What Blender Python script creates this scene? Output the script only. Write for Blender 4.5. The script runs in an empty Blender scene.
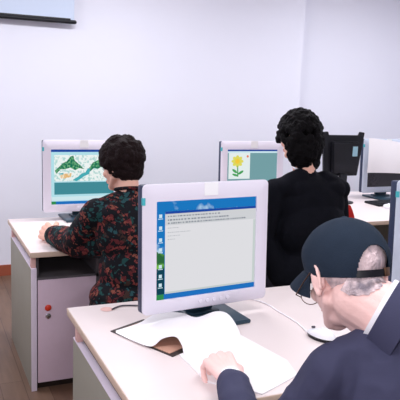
import bpy, bmesh, math, random
from mathutils import Vector, Matrix, noise
R = math.radians
random.seed(4)
SC = bpy.context.scene
COL = SC.collection

# ------------------------------------------------------------------ materials
def srgb(r, g, b):
    def f(c):
        c /= 255.0
        return c / 12.92 if c <= 0.04045 else ((c + 0.055) / 1.055) ** 2.4
    return (f(r), f(g), f(b), 1.0)

def mat(name, col, rough=0.6, spec=0.3, metal=0.0, var=0.06, scale=30.0, bump=0.0, bscale=200.0, sheen=0.0, coat=0.0):
    m = bpy.data.materials.new(name); m.use_nodes = True
    nt = m.node_tree; b = nt.nodes['Principled BSDF']
    b.inputs['Roughness'].default_value = rough
    b.inputs['Metallic'].default_value = metal
    b.inputs['Specular IOR Level'].default_value = spec
    b.inputs['Sheen Weight'].default_value = sheen
    b.inputs['Coat Weight'].default_value = coat
    tc = nt.nodes.new('ShaderNodeTexCoord')
    n = nt.nodes.new('ShaderNodeTexNoise'); n.inputs['Scale'].default_value = scale; n.inputs['Detail'].default_value = 4
    nt.links.new(tc.outputs['Object'], n.inputs['Vector'])
    mx = nt.nodes.new('ShaderNodeMix'); mx.data_type = 'RGBA'
    c = Vector(col[:3])
    mx.inputs[6].default_value = (*(c * (1 - var)), 1); mx.inputs[7].default_value = (*[min(1, q) for q in c * (1 + var)], 1)
    nt.links.new(n.outputs['Fac'], mx.inputs[0]); nt.links.new(mx.outputs[2], b.inputs['Base Color'])
    if bump:
        n2 = nt.nodes.new('ShaderNodeTexNoise'); n2.inputs['Scale'].default_value = bscale; n2.inputs['Detail'].default_value = 3
        nt.links.new(tc.outputs['Object'], n2.inputs['Vector'])
        bp = nt.nodes.new('ShaderNodeBump'); bp.inputs['Strength'].default_value = bump; bp.inputs['Distance'].default_value = 0.01
        nt.links.new(n2.outputs['Fac'], bp.inputs['Height']); nt.links.new(bp.outputs['Normal'], b.inputs['Normal'])
    return m

def emis(name, col, s=1.0, col2=None, scale=20, lo=.4, hi=.6):
    m = bpy.data.materials.new(name); m.use_nodes = True
    nt = m.node_tree; nt.nodes.clear()
    o = nt.nodes.new('ShaderNodeOutputMaterial'); e = nt.nodes.new('ShaderNodeEmission')
    e.inputs['Strength'].default_value = s; e.inputs['Color'].default_value = col
    if col2:
        tc = nt.nodes.new('ShaderNodeTexCoord')
        n = nt.nodes.new('ShaderNodeTexNoise'); n.inputs['Scale'].default_value = scale; n.inputs['Detail'].default_value = 3
        r = nt.nodes.new('ShaderNodeValToRGB')
        r.color_ramp.elements[0].position = lo; r.color_ramp.elements[1].position = hi
        r.color_ramp.elements[0].color = col; r.color_ramp.elements[1].color = col2
        nt.links.new(tc.outputs['Object'], n.inputs['Vector']); nt.links.new(n.outputs['Fac'], r.inputs[0]); nt.links.new(r.outputs[0], e.inputs['Color'])
    nt.links.new(e.outputs[0], o.inputs[0])
    return m

M = {}
M['wall'] = mat('wall_paint', srgb(234, 235, 247), .85, .2, var=.012, scale=3, bump=.05, bscale=120)
M['ceil'] = mat('ceiling_paint', srgb(240, 240, 242), .9, .1, var=.01)
M['base'] = mat('baseboard_wood', srgb(158, 84, 62), .5, .3, var=.15, scale=15)
M['desk'] = mat('desk_laminate', srgb(232, 219, 218), .38, .4, var=.015, scale=6)
M['desk_edge'] = mat('desk_edge_band', srgb(214, 190, 172), .5, .3, var=.05, scale=40)
M['panel'] = mat('desk_panel_grey', srgb(150, 146, 134), .6, .25, var=.04, scale=12)
M['rim'] = mat('panel_edge', srgb(226, 214, 230), .5, .3, var=.02)
M['door'] = mat('cabinet_door_pink_grey', srgb(216, 192, 208), .5, .3, var=.03, scale=40)
M['block'] = mat('support_block', srgb(226, 182, 176), .5, .3, var=.04)
M['inside'] = mat('cabinet_inside', srgb(92, 88, 92), .7, .2, var=.05)
M['kick'] = mat('plinth_dark', srgb(48, 38, 34), .7, .2)
M['bezel'] = mat('monitor_casing_white', srgb(228, 223, 236), .42, .4, var=.01)
M['bezel_grey_shaded'] = mat('monitor_casing_grey_shaded', srgb(196, 204, 220), .42, .4, var=.01)  # own grey of the paper-covered monitor; painted shade on the near right one
M['shell'] = mat('monitor_shell_navy', srgb(40, 50, 78), .45, .4, var=.04)
M['baseteal'] = mat('monitor_stand_teal', srgb(34, 62, 78), .35, .5, var=.05)
M['blackpl'] = mat('black_plastic', srgb(18, 19, 26), .45, .35, var=.05)
M['label'] = mat('white_label', srgb(246, 246, 248), .5, .3, var=.005)
M['teal'] = mat('teal_sticker', srgb(70, 180, 190), .5, .3)
M['bluegrey'] = mat('pale_blue_sticker', srgb(150, 190, 205), .5, .3, var=.15)
M['paper'] = mat('paper_white', srgb(248, 245, 248), .8, .15, var=.01)
M['tan'] = mat('tan_card', srgb(206, 160, 140), .7, .2, var=.05)
M['edge_dark'] = mat('dark_cover', srgb(60, 52, 50), .6, .3)
M['cable'] = mat('dark_cable', srgb(70, 66, 78), .5, .3)
M['cablew'] = mat('white_cable', srgb(248, 244, 250), .5, .3)
M['red'] = mat('red_fabric', srgb(205, 40, 34), .75, .2, var=.1, bump=.1)
M['redk'] = mat('red_plastic', srgb(222, 62, 38), .35, .5)
M['chrome'] = mat('chrome', srgb(210, 210, 215), .2, .5, metal=1.0)
M['steel'] = mat('grey_steel_tube', srgb(120, 120, 125), .35, .5, metal=.8)
M['skin_f'] = mat('skin_warm', srgb(236, 184, 164), .5, .35, var=.06, scale=25, bump=.05, bscale=300)
M['skin_o'] = mat('skin_elderly_pink', srgb(250, 206, 200), .5, .35, var=.09, scale=22, bump=.12, bscale=160)
M['nail'] = mat('fingernail', srgb(244, 204, 196), .3, .5)
M['eye'] = mat('eye_white', srgb(235, 235, 235), .2, .5)
M['iris'] = mat('iris_dark', srgb(40, 28, 22), .2, .5)
M['lip'] = mat('lips', srgb(200, 120, 115), .5, .3)
M['hair_b'] = mat('hair_dark_brown', srgb(27, 15, 16), .7, .15, var=.5, scale=60, bump=.8, bscale=140)
M['hair_k'] = mat('hair_black', srgb(9, 7, 10), .7, .12, var=.5, scale=60, bump=.8, bscale=140)
M['black'] = mat('black_knit', srgb(16, 17, 24), .9, .1, var=.12, scale=9, bump=.2, bscale=250)
M['greytr'] = mat('dark_grey_trouser', srgb(48, 46, 56), .85, .15, var=.08, bump=.1)
M['suit'] = mat('suit_navy', srgb(62, 63, 88), .82, .22, var=.07, scale=14, bump=.12, bscale=500)
M['cap'] = mat('cap_cotton_navy', srgb(38, 48, 62), .9, .1, var=.12, scale=22, bump=.15, bscale=420)
M['shirt'] = mat('shirt_white', srgb(246, 244, 250), .8, .2, var=.01)
M['gold'] = mat('thin_metal_frame', srgb(120, 90, 70), .3, .5, metal=.8)
M['shoe'] = mat('black_leather', srgb(22, 20, 20), .35, .5)
M['mousew'] = mat('mouse_white', srgb(240, 240, 246), .35, .45, var=.01)
M['screenw'] = mat('projection_sheet', srgb(206, 218, 238), .8, .15, var=.01)
M['concrete'] = mat('lamp_housing', srgb(235, 235, 235), .5, .3)

def floor_mat():
    m = mat('floor_wood', srgb(122, 92, 76), .45, .4, var=.0)
    nt = m.node_tree; b = nt.nodes['Principled BSDF']
    tc = nt.nodes.new('ShaderNodeTexCoord'); mp = nt.nodes.new('ShaderNodeMapping')
    mp.inputs['Rotation'].default_value = (0, 0, R(90))
    br = nt.nodes.new('ShaderNodeTexBrick'); br.inputs['Scale'].default_value = 1
    br.inputs['Brick Width'].default_value = 1.1; br.inputs['Row Height'].default_value = .12; br.inputs['Mortar Size'].default_value = .0015
    br.inputs['Color1'].default_value = srgb(132, 104, 86); br.inputs['Color2'].default_value = srgb(112, 84, 68); br.inputs['Mortar'].default_value = srgb(70, 48, 38)
    n = nt.nodes.new('ShaderNodeTexNoise'); n.inputs['Scale'].default_value = 5; n.inputs['Detail'].default_value = 6
    mp2 = nt.nodes.new('ShaderNodeMapping'); mp2.inputs['Scale'].default_value = (8, .8, 1)
    mx = nt.nodes.new('ShaderNodeMix'); mx.data_type = 'RGBA'; mx.blend_type = 'MULTIPLY'; mx.inputs[0].default_value = .5
    nt.links.new(tc.outputs['Object'], mp.inputs[0]); nt.links.new(mp.outputs[0], br.inputs[0])
    nt.links.new(tc.outputs['Object'], mp2.inputs[0]); nt.links.new(mp2.outputs[0], n.inputs['Vector'])
    nt.links.new(br.outputs[0], mx.inputs[6]); nt.links.new(n.outputs['Fac'], mx.inputs[7]); nt.links.new(mx.outputs[2], b.inputs['Base Color'])
    return m
M['floor'] = floor_mat()

def floral():
    m = mat('floral_blouse', srgb(20, 20, 26), .8, .2, var=0)
    nt = m.node_tree; b = nt.nodes['Principled BSDF']
    tc = nt.nodes.new('ShaderNodeTexCoord')
    nz = nt.nodes.new('ShaderNodeTexNoise'); nz.inputs['Scale'].default_value = 40; nz.inputs['Detail'].default_value = 2
    add = nt.nodes.new('ShaderNodeMix'); add.data_type = 'RGBA'; add.blend_type = 'LINEAR_LIGHT'; add.inputs[0].default_value = .03
    nt.links.new(tc.outputs['Object'], nz.inputs['Vector']); nt.links.new(tc.outputs['Object'], add.inputs[6]); nt.links.new(nz.outputs['Color'], add.inputs[7])
    def layer(scale, thr, cols, prev):
        v = nt.nodes.new('ShaderNodeTexVoronoi'); v.inputs['Scale'].default_value = scale
        nt.links.new(add.outputs[2], v.inputs['Vector'])
        lt = nt.nodes.new('ShaderNodeMath'); lt.operation = 'LESS_THAN'; lt.inputs[1].default_value = thr
        nt.links.new(v.outputs['Distance'], lt.inputs[0])
        sp = nt.nodes.new('ShaderNodeSeparateColor'); nt.links.new(v.outputs['Color'], sp.inputs[0])
        r = nt.nodes.new('ShaderNodeValToRGB'); r.color_ramp.interpolation = 'CONSTANT'
        for i, (p, c) in enumerate(cols):
            if i < 2: e = r.color_ramp.elements[i]; e.position = p
            else: e = r.color_ramp.elements.new(p)
            e.color = c
        nt.links.new(sp.outputs[0], r.inputs[0])
        mx = nt.nodes.new('ShaderNodeMix'); mx.data_type = 'RGBA'
        nt.links.new(lt.outputs[0], mx.inputs[0]); nt.links.new(r.outputs[0], mx.inputs[7])
        if prev: nt.links.new(prev, mx.inputs[6])
        else: mx.inputs[6].default_value = srgb(16, 17, 24)
        return mx.outputs[2]
    k = srgb(16, 17, 24)
    a = layer(40, .52, [(0, srgb(26, 66, 66)), (.35, k), (.55, srgb(38, 76, 82)), (.75, srgb(58, 40, 36))], None)
    c = layer(56, .6, [(0, k), (.28, srgb(120, 54, 52)), (.5, srgb(92, 36, 40)), (.7, k), (.82, srgb(130, 72, 60))], None)
    n2 = nt.nodes.new('ShaderNodeTexNoise'); n2.inputs['Scale'].default_value = 16; n2.inputs['Detail'].default_value = 1
    nt.links.new(tc.outputs['Object'], n2.inputs['Vector'])
    g = nt.nodes.new('ShaderNodeMath'); g.operation = 'GREATER_THAN'; g.inputs[1].default_value = .49
    nt.links.new(n2.outputs['Fac'], g.inputs[0])
    mx = nt.nodes.new('ShaderNodeMix'); mx.data_type = 'RGBA'
    nt.links.new(g.outputs[0], mx.inputs[0]); nt.links.new(a, mx.inputs[6]); nt.links.new(c, mx.inputs[7])
    nt.links.new(mx.outputs[2], b.inputs['Base Color'])
    return m
M['floral'] = floral()

def greyhair():
    m = mat('hair_thin_grey', srgb(200, 190, 196), .6, .3, var=0, bump=.5, bscale=150)
    nt = m.node_tree; b = nt.nodes['Principled BSDF']
    tc = nt.nodes.new('ShaderNodeTexCoord'); mp = nt.nodes.new('ShaderNodeMapping'); mp.inputs['Scale'].default_value = (60, 60, 14)
    n = nt.nodes.new('ShaderNodeTexNoise'); n.inputs['Scale'].default_value = 1; n.inputs['Detail'].default_value = 4
    n3 = nt.nodes.new('ShaderNodeTexNoise'); n3.inputs['Scale'].default_value = 14
    r = nt.nodes.new('ShaderNodeValToRGB')
    r.color_ramp.elements[0].position = .36; r.color_ramp.elements[0].color = srgb(138, 128, 138)
    r.color_ramp.elements[1].position = .56; r.color_ramp.elements[1].color = srgb(244, 220, 222)
    ad = nt.nodes.new('ShaderNodeMix'); ad.data_type = 'FLOAT'; ad.inputs[0].default_value = .5
    nt.links.new(tc.outputs['Object'], mp.inputs[0]); nt.links.new(mp.outputs[0], n.inputs['Vector']); nt.links.new(tc.outputs['Object'], n3.inputs['Vector'])
    nt.links.new(n.outputs['Fac'], ad.inputs[2]); nt.links.new(n3.outputs['Fac'], ad.inputs[3])
    nt.links.new(ad.outputs[0], r.inputs[0]); nt.links.new(r.outputs[0], b.inputs['Base Color'])
    return m
M['hair_g'] = greyhair()

# ------------------------------------------------------------------ mesh helpers
class MB:
    def __init__(s): s.bm = bmesh.new()
    def box(s, x0, x1, y0, y1, z0, z1, bev=0.0, mtx=None):
        t = bmesh.new(); bmesh.ops.create_cube(t, size=1)
        for v in t.verts:
            v.co = Vector((x0 + (v.co.x + .5) * (x1 - x0), y0 + (v.co.y + .5) * (y1 - y0), z0 + (v.co.z + .5) * (z1 - z0)))
        if bev: bmesh.ops.bevel(t, geom=list(t.edges), offset=bev, segments=2, affect='EDGES', profile=.5)
        s.merge(t, mtx); return s
    def merge(s, t, mtx=None):
        if mtx is not None: t.transform(mtx)
        me = bpy.data.meshes.new('t'); t.to_mesh(me); t.free(); s.bm.from_mesh(me); bpy.data.meshes.remove(me)
    def ell(s, c, r, rot=None, seg=24):
        t = bmesh.new(); bmesh.ops.create_uvsphere(t, u_segments=seg, v_segments=seg // 2 + 2, radius=1)
        m = Matrix.Translation(Vector(c)) @ (rot.to_4x4() if rot else Matrix()) @ Matrix.Diagonal((*r, 1))
        s.merge(t, m); return s
    def cap(s, a, ra, b, rb, seg=18):
        """tapered capsule"""
        a = Vector(a); b = Vector(b); d = b - a; L = d.length
        q = d.to_track_quat('Z', 'Y').to_matrix().to_4x4()
        prof = []
        n = 5
        for i in range(n + 1):
            th = -math.pi / 2 + i * math.pi / 2 / n
            prof.append((ra * math.cos(th), ra * math.sin(th)))
        for i in range(n + 1):
            th = i * math.pi / 2 / n
            prof.append((rb * math.cos(th), L + rb * math.sin(th)))
        s.lathe(prof, seg, Matrix.Translation(a) @ q); return s
    def lathe(s, prof, seg=32, mtx=None):
        t = bmesh.new(); rings = []
        for r, z in prof:
            if r < 1e-5: rings.append([t.verts.new((0, 0, z))])
            else: rings.append([t.verts.new((r * math.cos(2 * math.pi * k / seg), r * math.sin(2 * math.pi * k / seg), z)) for k in range(seg)])
        for A, B in zip(rings, rings[1:]):
            for k in range(seg):
                k2 = (k + 1) % seg
                if len(A) == 1 and len(B) == 1: continue
                if len(A) == 1: t.faces.new((A[0], B[k2], B[k]))
                elif len(B) == 1: t.faces.new((A[k], A[k2], B[0]))
                else: t.faces.new((A[k], A[k2], B[k2], B[k]))
        if len(rings[0]) > 1: t.faces.new(list(reversed(rings[0])))
        if len(rings[-1]) > 1: t.faces.new(rings[-1])
        bmesh.ops.recalc_face_normals(t, faces=t.faces)
        s.merge(t, mtx); return s
    def tube(s, pts, r, seg=8, closed=False):
        pts = [Vector(p) for p in pts]
        t = bmesh.new(); rings = []; n = len(pts)
        up = None
        for i, p in enumerate(pts):
            if closed: d = pts[(i + 1) % n] - pts[i - 1]
            else: d = pts[min(i + 1, n - 1)] - pts[max(i - 1, 0)]
            d.normalize()
            if up is None: up = Vector((0, 0, 1)) if abs(d.z) < .9 else Vector((0, 1, 0))
            x = d.cross(up).normalized(); y = x.cross(d).normalized(); up = y
            rr = r[i] if isinstance(r, (list, tuple)) else r
            rings.append([t.verts.new(p + (x * math.cos(2 * math.pi * k / seg) + y * math.sin(2 * math.pi * k / seg)) * rr) for k in range(seg)])
        m = n if closed else n - 1
        for i in range(m):
            A, B = rings[i], rings[(i + 1) % n]
            for k in range(seg): t.faces.new((A[k], A[(k + 1) % seg], B[(k + 1) % seg], B[k]))
        if not closed: t.faces.new(list(reversed(rings[0]))); t.faces.new(rings[-1])
        bmesh.ops.recalc_face_normals(t, faces=t.faces)
        s.merge(t); return s
    def prism(s, poly, h0, h1, mtx=None, bev=0):
        """poly in xy extruded along z"""
        t = bmesh.new()
        A = [t.verts.new((x, y, h0)) for x, y in poly]; B = [t.verts.new((x, y, h1)) for x, y in poly]
        t.faces.new(list(reversed(A))); t.faces.new(B); n = len(poly)
        for i in range(n): t.faces.new((A[i], A[(i + 1) % n], B[(i + 1) % n], B[i]))
        bmesh.ops.recalc_face_normals(t, faces=t.faces)
        if bev: bmesh.ops.bevel(t, geom=list(t.edges), offset=bev, segments=2, affect='EDGES')
        s.merge(t, mtx); return s
    def grid(s, f, nu, nv, thick=0.0):
        """surface f(u,v)->Vector; thick: offset along -normal to give it depth"""
        t = bmesh.new()
        V = [[t.verts.new(f(i / nu, j / nv)) for j in range(nv + 1)] for i in range(nu + 1)]
        for i in range(nu):
            for j in range(nv): t.faces.new((V[i][j], V[i + 1][j], V[i + 1][j + 1], V[i][j + 1]))
        if thick:
            bmesh.ops.recalc_face_normals(t, faces=t.faces)
            bmesh.ops.solidify(t, geom=list(t.faces), thickness=thick)
        s.merge(t); return s
    def build(s, name, m, parent=None, smooth=True, angle=40):
        me = bpy.data.meshes.new(name); s.bm.to_mesh(me); s.bm.free()
        return link(name, me, m, parent, smooth, angle)

def link(name, me, m, parent=None, smooth=True, angle=40):
    o = bpy.data.objects.new(name, me); COL.objects.link(o)
    me.materials.clear(); me.materials.append(m)
    if smooth:
        try: me.shade_smooth()
        except Exception: pass
        try: me.set_sharp_from_angle(angle=R(angle))
        except Exception: pass
    if parent is not None:
        root = parent; off = Vector((0, 0, 0))
        local = False
        while root is not None: off += root.location; local = local or bool(root.get('_local')); root = root.parent
        if off.length > 0 and not local: me.transform(Matrix.Translation(-off))
        o.parent = parent
    return o

def remesh(mb, voxel, smooth=2, disp=None):
    """fuse the closed volumes of mb into one continuous skin"""
    me = bpy.data.meshes.new('tmp'); mb.bm.to_mesh(me); mb.bm.free()
    o = bpy.data.objects.new('tmp', me); COL.objects.link(o)
    md = o.modifiers.new('r', 'REMESH'); md.mode = 'VOXEL'; md.voxel_size = voxel; md.use_smooth_shade = True
    if smooth:
        ms = o.modifiers.new('s', 'SMOOTH'); ms.factor = .5; ms.iterations = smooth
    bpy.context.view_layer.update()
    dg = bpy.context.evaluated_depsgraph_get()
    out = bpy.data.meshes.new_from_object(o.evaluated_get(dg))
    bpy.data.objects.remove(o)
    if disp:
        nn = [Vector(v.normal) for v in out.vertices]
        for v, n in zip(out.vertices, nn): v.co += n * disp(v.co, n)
    r = MB(); r.bm.from_mesh(out); bpy.data.meshes.remove(out)
    return r

def thing(name, label, cat, loc=(0, 0, 0), rz=0, group=None, local=False):
    o = bpy.data.objects.new(name, None); COL.objects.link(o)
    o.location = loc; o.rotation_euler = (0, 0, rz); o.empty_display_size = .1
    o['label'] = label; o['category'] = cat
    if group: o['group'] = group
    if local: o['_local'] = 1
    return o
def tag(o, label, cat, group=None):
    o['label'] = label; o['category'] = cat
    if group: o['group'] = group
    return o
def struct(o): o['kind'] = 'structure'; return o
def lthing(name, label, cat, group=None):
    return thing(name, label, cat, (0, 0, 0), 0, group, True)
def copy_tree(o, parent=None):
    c = o.copy(); COL.objects.link(c); c.parent = parent
    for ch in list(o.children): copy_tree(ch, c)
    return c

# ------------------------------------------------------------------ the room
XL, XR, YB, YF, ZC = -2.2, 5.4, 5.32, -2.2, 2.85
XC, YB2 = 3.42, 5.44
struct(MB().box(XL, XR, YF, YB2 + .1, -.05, 0).build('floor', M['floor'], smooth=False))
struct(MB().box(XL, XR, YF, YB2 + .1, ZC, ZC + .05).build('ceiling', M['ceil'], smooth=False))
struct(MB().prism([(XL, YB), (XC, YB), (XC, YB2), (XR, YB2), (XR, YB2 + .1), (XL, YB2 + .1)], 0, ZC).build('wall_back', M['wall'], smooth=False))
struct(MB().box(XL - .1, XL, YF, YB2 + .1, 0, ZC).build('wall_left', M['wall'], smooth=False))
struct(MB().box(XR, XR + .1, YF, YB2 + .1, 0, ZC).build('wall_right', M['wall'], smooth=False))
struct(MB().box(XL, XR, YF - .1, YF, 0, ZC).build('wall_front', M['wall'], smooth=False))
struct(MB().prism([(XL, YB - .015), (XC + .015, YB - .015), (XC + .015, YB2 - .015), (XR, YB2 - .015), (XR, YB2), (XC, YB2), (XC, YB), (XL, YB)], 0, .09).build('baseboard_back', M['base'], smooth=False))
struct(MB().box(XL, XL + .015, YF, YB - .015, 0, .09).build('baseboard_left', M['base'], smooth=False))

# projection screen on the back wall
ps = thing('projection_screen', 'pale blue pull-down projection screen with black bottom bar on the wall', 'projection screen', (.2, YB - .06, 2.08))
MB().box(-1.2, 1.19, YB - .068, YB - .063, 2.1, 2.66).build('screen_sheet', M['screenw'], ps, False)
b = MB(); b.cap((-1.21, YB - .066, 2.092), .016, (1.195, YB - .066, 2.092), .016, 12); b.box(-1.2, 1.16, YB - .075, YB - .057, 2.095, 2.118, .002)
b.build('bottom_bar', M['blackpl'], ps)
MB().box(-1.26, 1.26, YB - .11, YB, 2.65, 2.76, .01).build('screen_case', M['concrete'], ps)

# ------------------------------------------------------------------ desks
def desk(name, label, x0, x1, y0, y1, group, cab=True):
    r = thing(name, label, 'desk', ((x0 + x1) / 2, (y0 + y1) / 2, 0), 0, group)
    MB().box(x0 + .002, x1 - .002, y0 + .002, y1 - .002, .724, .75, .002).build('desk_top', M['desk'], r)
    # edge band around the top
    e = MB()
    e.box(x0, x0 + .004, y0, y1, .722, .748, .001); e.box(x1 - .004, x1, y0, y1, .722, .748, .001)
    e.box(x0 + .004, x1 - .004, y0, y0 + .004, .722, .748, .001); e.box(x0 + .004, x1 - .004, y1 - .004, y1, .722, .748, .001)
    e.build('edge_band', M['desk_edge'], r)
    for xx, s in ((x0 + .006, 1), (x1 - .006 - .026, -1)):
        p = MB().box(xx, xx + .026, y0 + .012, y1 - .085, 0, .66, .0015).build('side_panel', M['panel'], r)
        q = MB(); q.box(xx - .001, xx + .027, y0 + .008, y0 + .012, 0, .662, .0008); q.box(xx - .001, xx + .027, y0 + .012, y1 - .084, .66, .664, .0008)
        q.build('panel_edging', M['rim'], p)
        for ya in (y0 + .02, y1 - .14):
            MB().box(xx + .001, xx + .025, ya, ya + .03, .664, .724, .002).build('support_block', M['block'], r)
    MB().box(x0 + .034, x1 - .034, y1 - .13, y1 - .112, .2, .70).build('modesty_panel', M['panel'], r)
    if cab:
        a, bb = x0 + .034, x0 + .36
        c = MB(); c.box(a, bb, y0 + .02, y1 - .135, .045, .06); c.box(a, bb, y0 + .012, y1 - .135, .597, .612)
        c.box(a, a + .012, y0 + .03, y1 - .135, .06, .72); c.box(bb - .018, bb, y0 + .012, y1 - .135, 0, .722)
        c.box(a, bb - .018, y1 - .15, y1 - .135, .06, .72)
        c.build('cabinet_body', M['inside'], r, False)
        MB().box(a + .002, bb - .02, y0 + .04, y0 + .055, 0, .045).build('plinth', M['kick'], r, False)
        d = MB().box(a + .004, bb - .02, y0 + .004, y0 + .02, .045, .6, .0015).build('cabinet_door', M['door'], r)
        kx = a + .055
        k = MB().lathe([(0, 0), (.016, 0), (.017, .004), (.012, .009), (0, .011)], 24, Matrix.Translation((kx, y0 + .004, .452)) @ Matrix.Rotation(R(90), 4, 'X')).build('knob', M['redk'], d)
        k['label'] = 'red round knob'
        l = MB().lathe([(0, 0), (.014, 0), (.014, .006), (.008, .008), (0, .008)], 24, Matrix.Translation((kx, y0 + .004, .408)) @ Matrix.Rotation(R(90), 4, 'X')).build('lock', M['chrome'], d)
        l['label'] = 'chrome door lock'
    return r
desk('computer_desk', 'pale laminate desk with cabinet and red knob below the floral-bloused woman', .5, 1.7, 3.15, 4.01, None)
desk('computer_desk', 'pale laminate desk under the monitor showing the yellow flower', 1.705, 2.5, 3.15, 4.01, None, False)
desk('computer_desk', 'nearest pale laminate desk, carrying the open book and word processor monitor', .5, 1.7, 1.42, 2.30, None)
desk('computer_desk', 'pale laminate desk under the cut-off monitor at the right edge', 1.705, 2.9, 1.42, 2.30, None)
desk('computer_desk', 'far right laminate desk with the black monitor and paper-covered monitor on it', 2.56, 4.2, 3.4, 4.58, None, False)
g = MB().lathe([(0, 0), (.022, 0), (.024, .0012), (.012, .002), (0, .002)], 28, Matrix.Translation((.638, 2.235, .7501))).build('cable_grommet', M['block'])
tag(g, 'small pinkish cable grommet at back left corner of the nearest desk', 'cable grommet')

# ------------------------------------------------------------------ monitors
SW, SH = .40, .343           # screen glass
W, HH, Z0 = .50, .450, .053  # casing
SX, SZT = .0, Z0 + HH - .060 # screen centre x, top z
TILT = Matrix.Translation((0, 0, Z0)) @ Matrix.Rotation(R(-3), 4, 'X') @ Matrix.Translation((0, 0, -Z0))
def monitor(label, x, y, case, rz=0, group=None, buttons=True, zb=.75):
    r = lthing('computer_monitor', label, 'monitor', group)
    # bezel: frame of four rounded bars
    def rr(w0, w1, z0, z1, rad, n=6):
        P = []
        for cx, cz, a0 in ((w1 - rad, z1 - rad, 0), (w0 + rad, z1 - rad, 90), (w0 + rad, z0 + rad, 180), (w1 - rad, z0 + rad, 270)):
            for i in range(n + 1):
                a = R(a0 + 90 * i / n); P.append((cx + rad * math.cos(a), cz + rad * math.sin(a)))
        return P
    out = rr(-W / 2, W / 2, Z0, Z0 + HH, .018); out2 = rr(-W / 2 + .004, W / 2 - .004, Z0 + .004, Z0 + HH - .004, .016)
    inn = rr(-SW / 2, SW / 2, SZT - SH, SZT, .002)
    t = bmesh.new()
    def ring(P, yy): return [t.verts.new((p[0], yy, p[1])) for p in P]
    L = [ring(out, .009), ring(out, .003), ring(out2, 0), ring(inn, .001), ring(inn, .008)]
    for A, B in zip(L, L[1:]):
        n = len(A)
        for i in range(n): t.faces.new((A[i], A[(i + 1) % n], B[(i + 1) % n], B[i]))
    bmesh.ops.recalc_face_normals(t, faces=t.faces)
    m = MB(); m.merge(t, TILT); bz = m.build('bezel', case, r)
    md = MB(); md.box(-W / 2 + .001, W / 2 - .001, .009, .05, Z0 + .004, Z0 + HH - .003, .008, TILT)
    md.box(-.17, .17, .048, .085, Z0 + .06, Z0 + HH - .07, .015, TILT); md.build('back_shell', M['shell'], r)
    MB().box(-SW / 2 - .004, SW / 2 + .004, .0075, .0095, SZT - SH - .004, SZT + .004, 0, TILT).build('screen', EM['off'], r, False)
    if buttons:
        q = MB()
        for i in range(5): q.lathe([(0, 0), (.0075, 0), (.0065, .0025), (0, .0028)], 16, TILT @ Matrix.Translation((-.03 + i * .028, 0, Z0 + .024)) @ Matrix.Rotation(R(90), 4, 'X'))
        q.build('button_row', case, bz)
    MB().box(-.02, .035, -.0008, .0006, Z0 + HH - .047, Z0 + HH - .001, 0, TILT).build('paper_label', M['label'], bz, False)
    s = MB().box(-W / 2 - .0008, -W / 2 + .008, -.001, .012, Z0 + HH - .07, Z0 + HH - .045, 0, TILT).build('teal_sticker', M['teal'], bz, False)
    n = MB(); n.box(-.055, .055, .055, .085, .012, Z0 + .16, .006); n.box(-.07, .07, .03, .11, .008, .024, .004)
    n.build('stand_neck', M['baseteal'], r)
    MB().prism([(-.13, .15), (.13, .15), (.135, .10), (.13, -.085), (-.125, -.085), (-.13, .10)], 0, .014, bev=.003).build('stand_base', M['baseteal'], r)
    r.location = (x, y, zb + .0002); r.rotation_euler = (0, 0, rz)
    return r
EM = {'off': mat('screen_dark_glass', srgb(34, 30, 38), .25, .5, var=.02)}
def E(key, *a, **k):
    if key not in EM: EM[key] = emis('screen_' + key, *a, **k)
    return EM[key]
def part_on_screen(root, name, shapes, m, layer):
    """shapes: list of polygons in (u right, v down) of the glass"""
    scr = [c for c in root.children if c.name.startswith('screen')][0]
    mb = MB()
    for P in shapes:
        if len(P) == 2: (a, b_), (c, d) = P; P = [(a, b_), (c, b_), (c, d), (a, d)]
        t = bmesh.new(); vs = [t.verts.new((-SW / 2 + u * SW, .0074 - layer * .0004, SZT - v * SH)) for u, v in P]
        fc = t.faces.new(vs); fc.normal_update()
        if fc.normal.y > 0: fc.normal_flip()
        mb.merge(t, TILT)
    return mb.build(name, m, scr, False)

# near monitor: desktop with a word processor window
mA = monitor('large white-cased monitor showing a blank word processor page, closest to the camera', .955, 2.01, M['bezel'], R(6))
mA.scale = (1.045, 1.03, 1.02)
P = part_on_screen
P(mA, 'desktop_wallpaper', [((0, 0), (1, 1))], E('sky', srgb(28, 118, 190), 1, srgb(196, 224, 240), scale=14, lo=.56, hi=.72), 0)
P(mA, 'desktop_hills', [[(0, .50), (.08, .54), (.08, .95), (0, .95)]], E('hill', srgb(46, 104, 62), 1, srgb(120, 190, 70), scale=22, lo=.45, hi=.6), 1)
P(mA, 'dark_strip', [[(0, .68), (.08, .68), (.08, .95), (0, .95)]], E('dk', srgb(20, 66, 84), 1), 2)
P(mA, 'document_window', [((.085, .105), (1, .945))], E('doc', srgb(222, 222, 226), 1), 1)
P(mA, 'title_bar', [((.085, .105), (1, .13))], E('title', srgb(30, 72, 160), 1), 2)
P(mA, 'tool_bar', [((.085, .13), (1, .245))], E('tool', srgb(206, 208, 212), 1), 2)
tx = []
rnd = random.Random(3)
for v, u1, h in ((.150, .62, .012), (.185, .72, .014), (.218, .90, .014)):
    u = .11
    while u < u1:
        w = rnd.uniform(.008, .022); tx.append(((u, v), (u + w, v + h))); u += w + rnd.uniform(.006, .016)
P(mA, 'tool_bar_text', tx, E('txt', srgb(120, 128, 140), 1), 3)
tx = []
for v, u1 in ((.27, .2), (.315, .32), (.35, .22), (.385, .18)):
    u = .11
    while u < u1:
        w = rnd.uniform(.006, .016); tx.append(((u, v), (u + w, v + .007))); u += w + rnd.uniform(.005, .01)
P(mA, 'document_text', tx, E('txt2', srgb(172, 174, 182), 1), 3)
P(mA, 'status_bar', [((.085, .925), (1, .945))], E('tool2', srgb(196, 206, 204), 1), 2)
P(mA, 'scroll_bar', [((.975, .25), (1, .925))], E('tool2', srgb(196, 206, 204), 1), 2)
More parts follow.
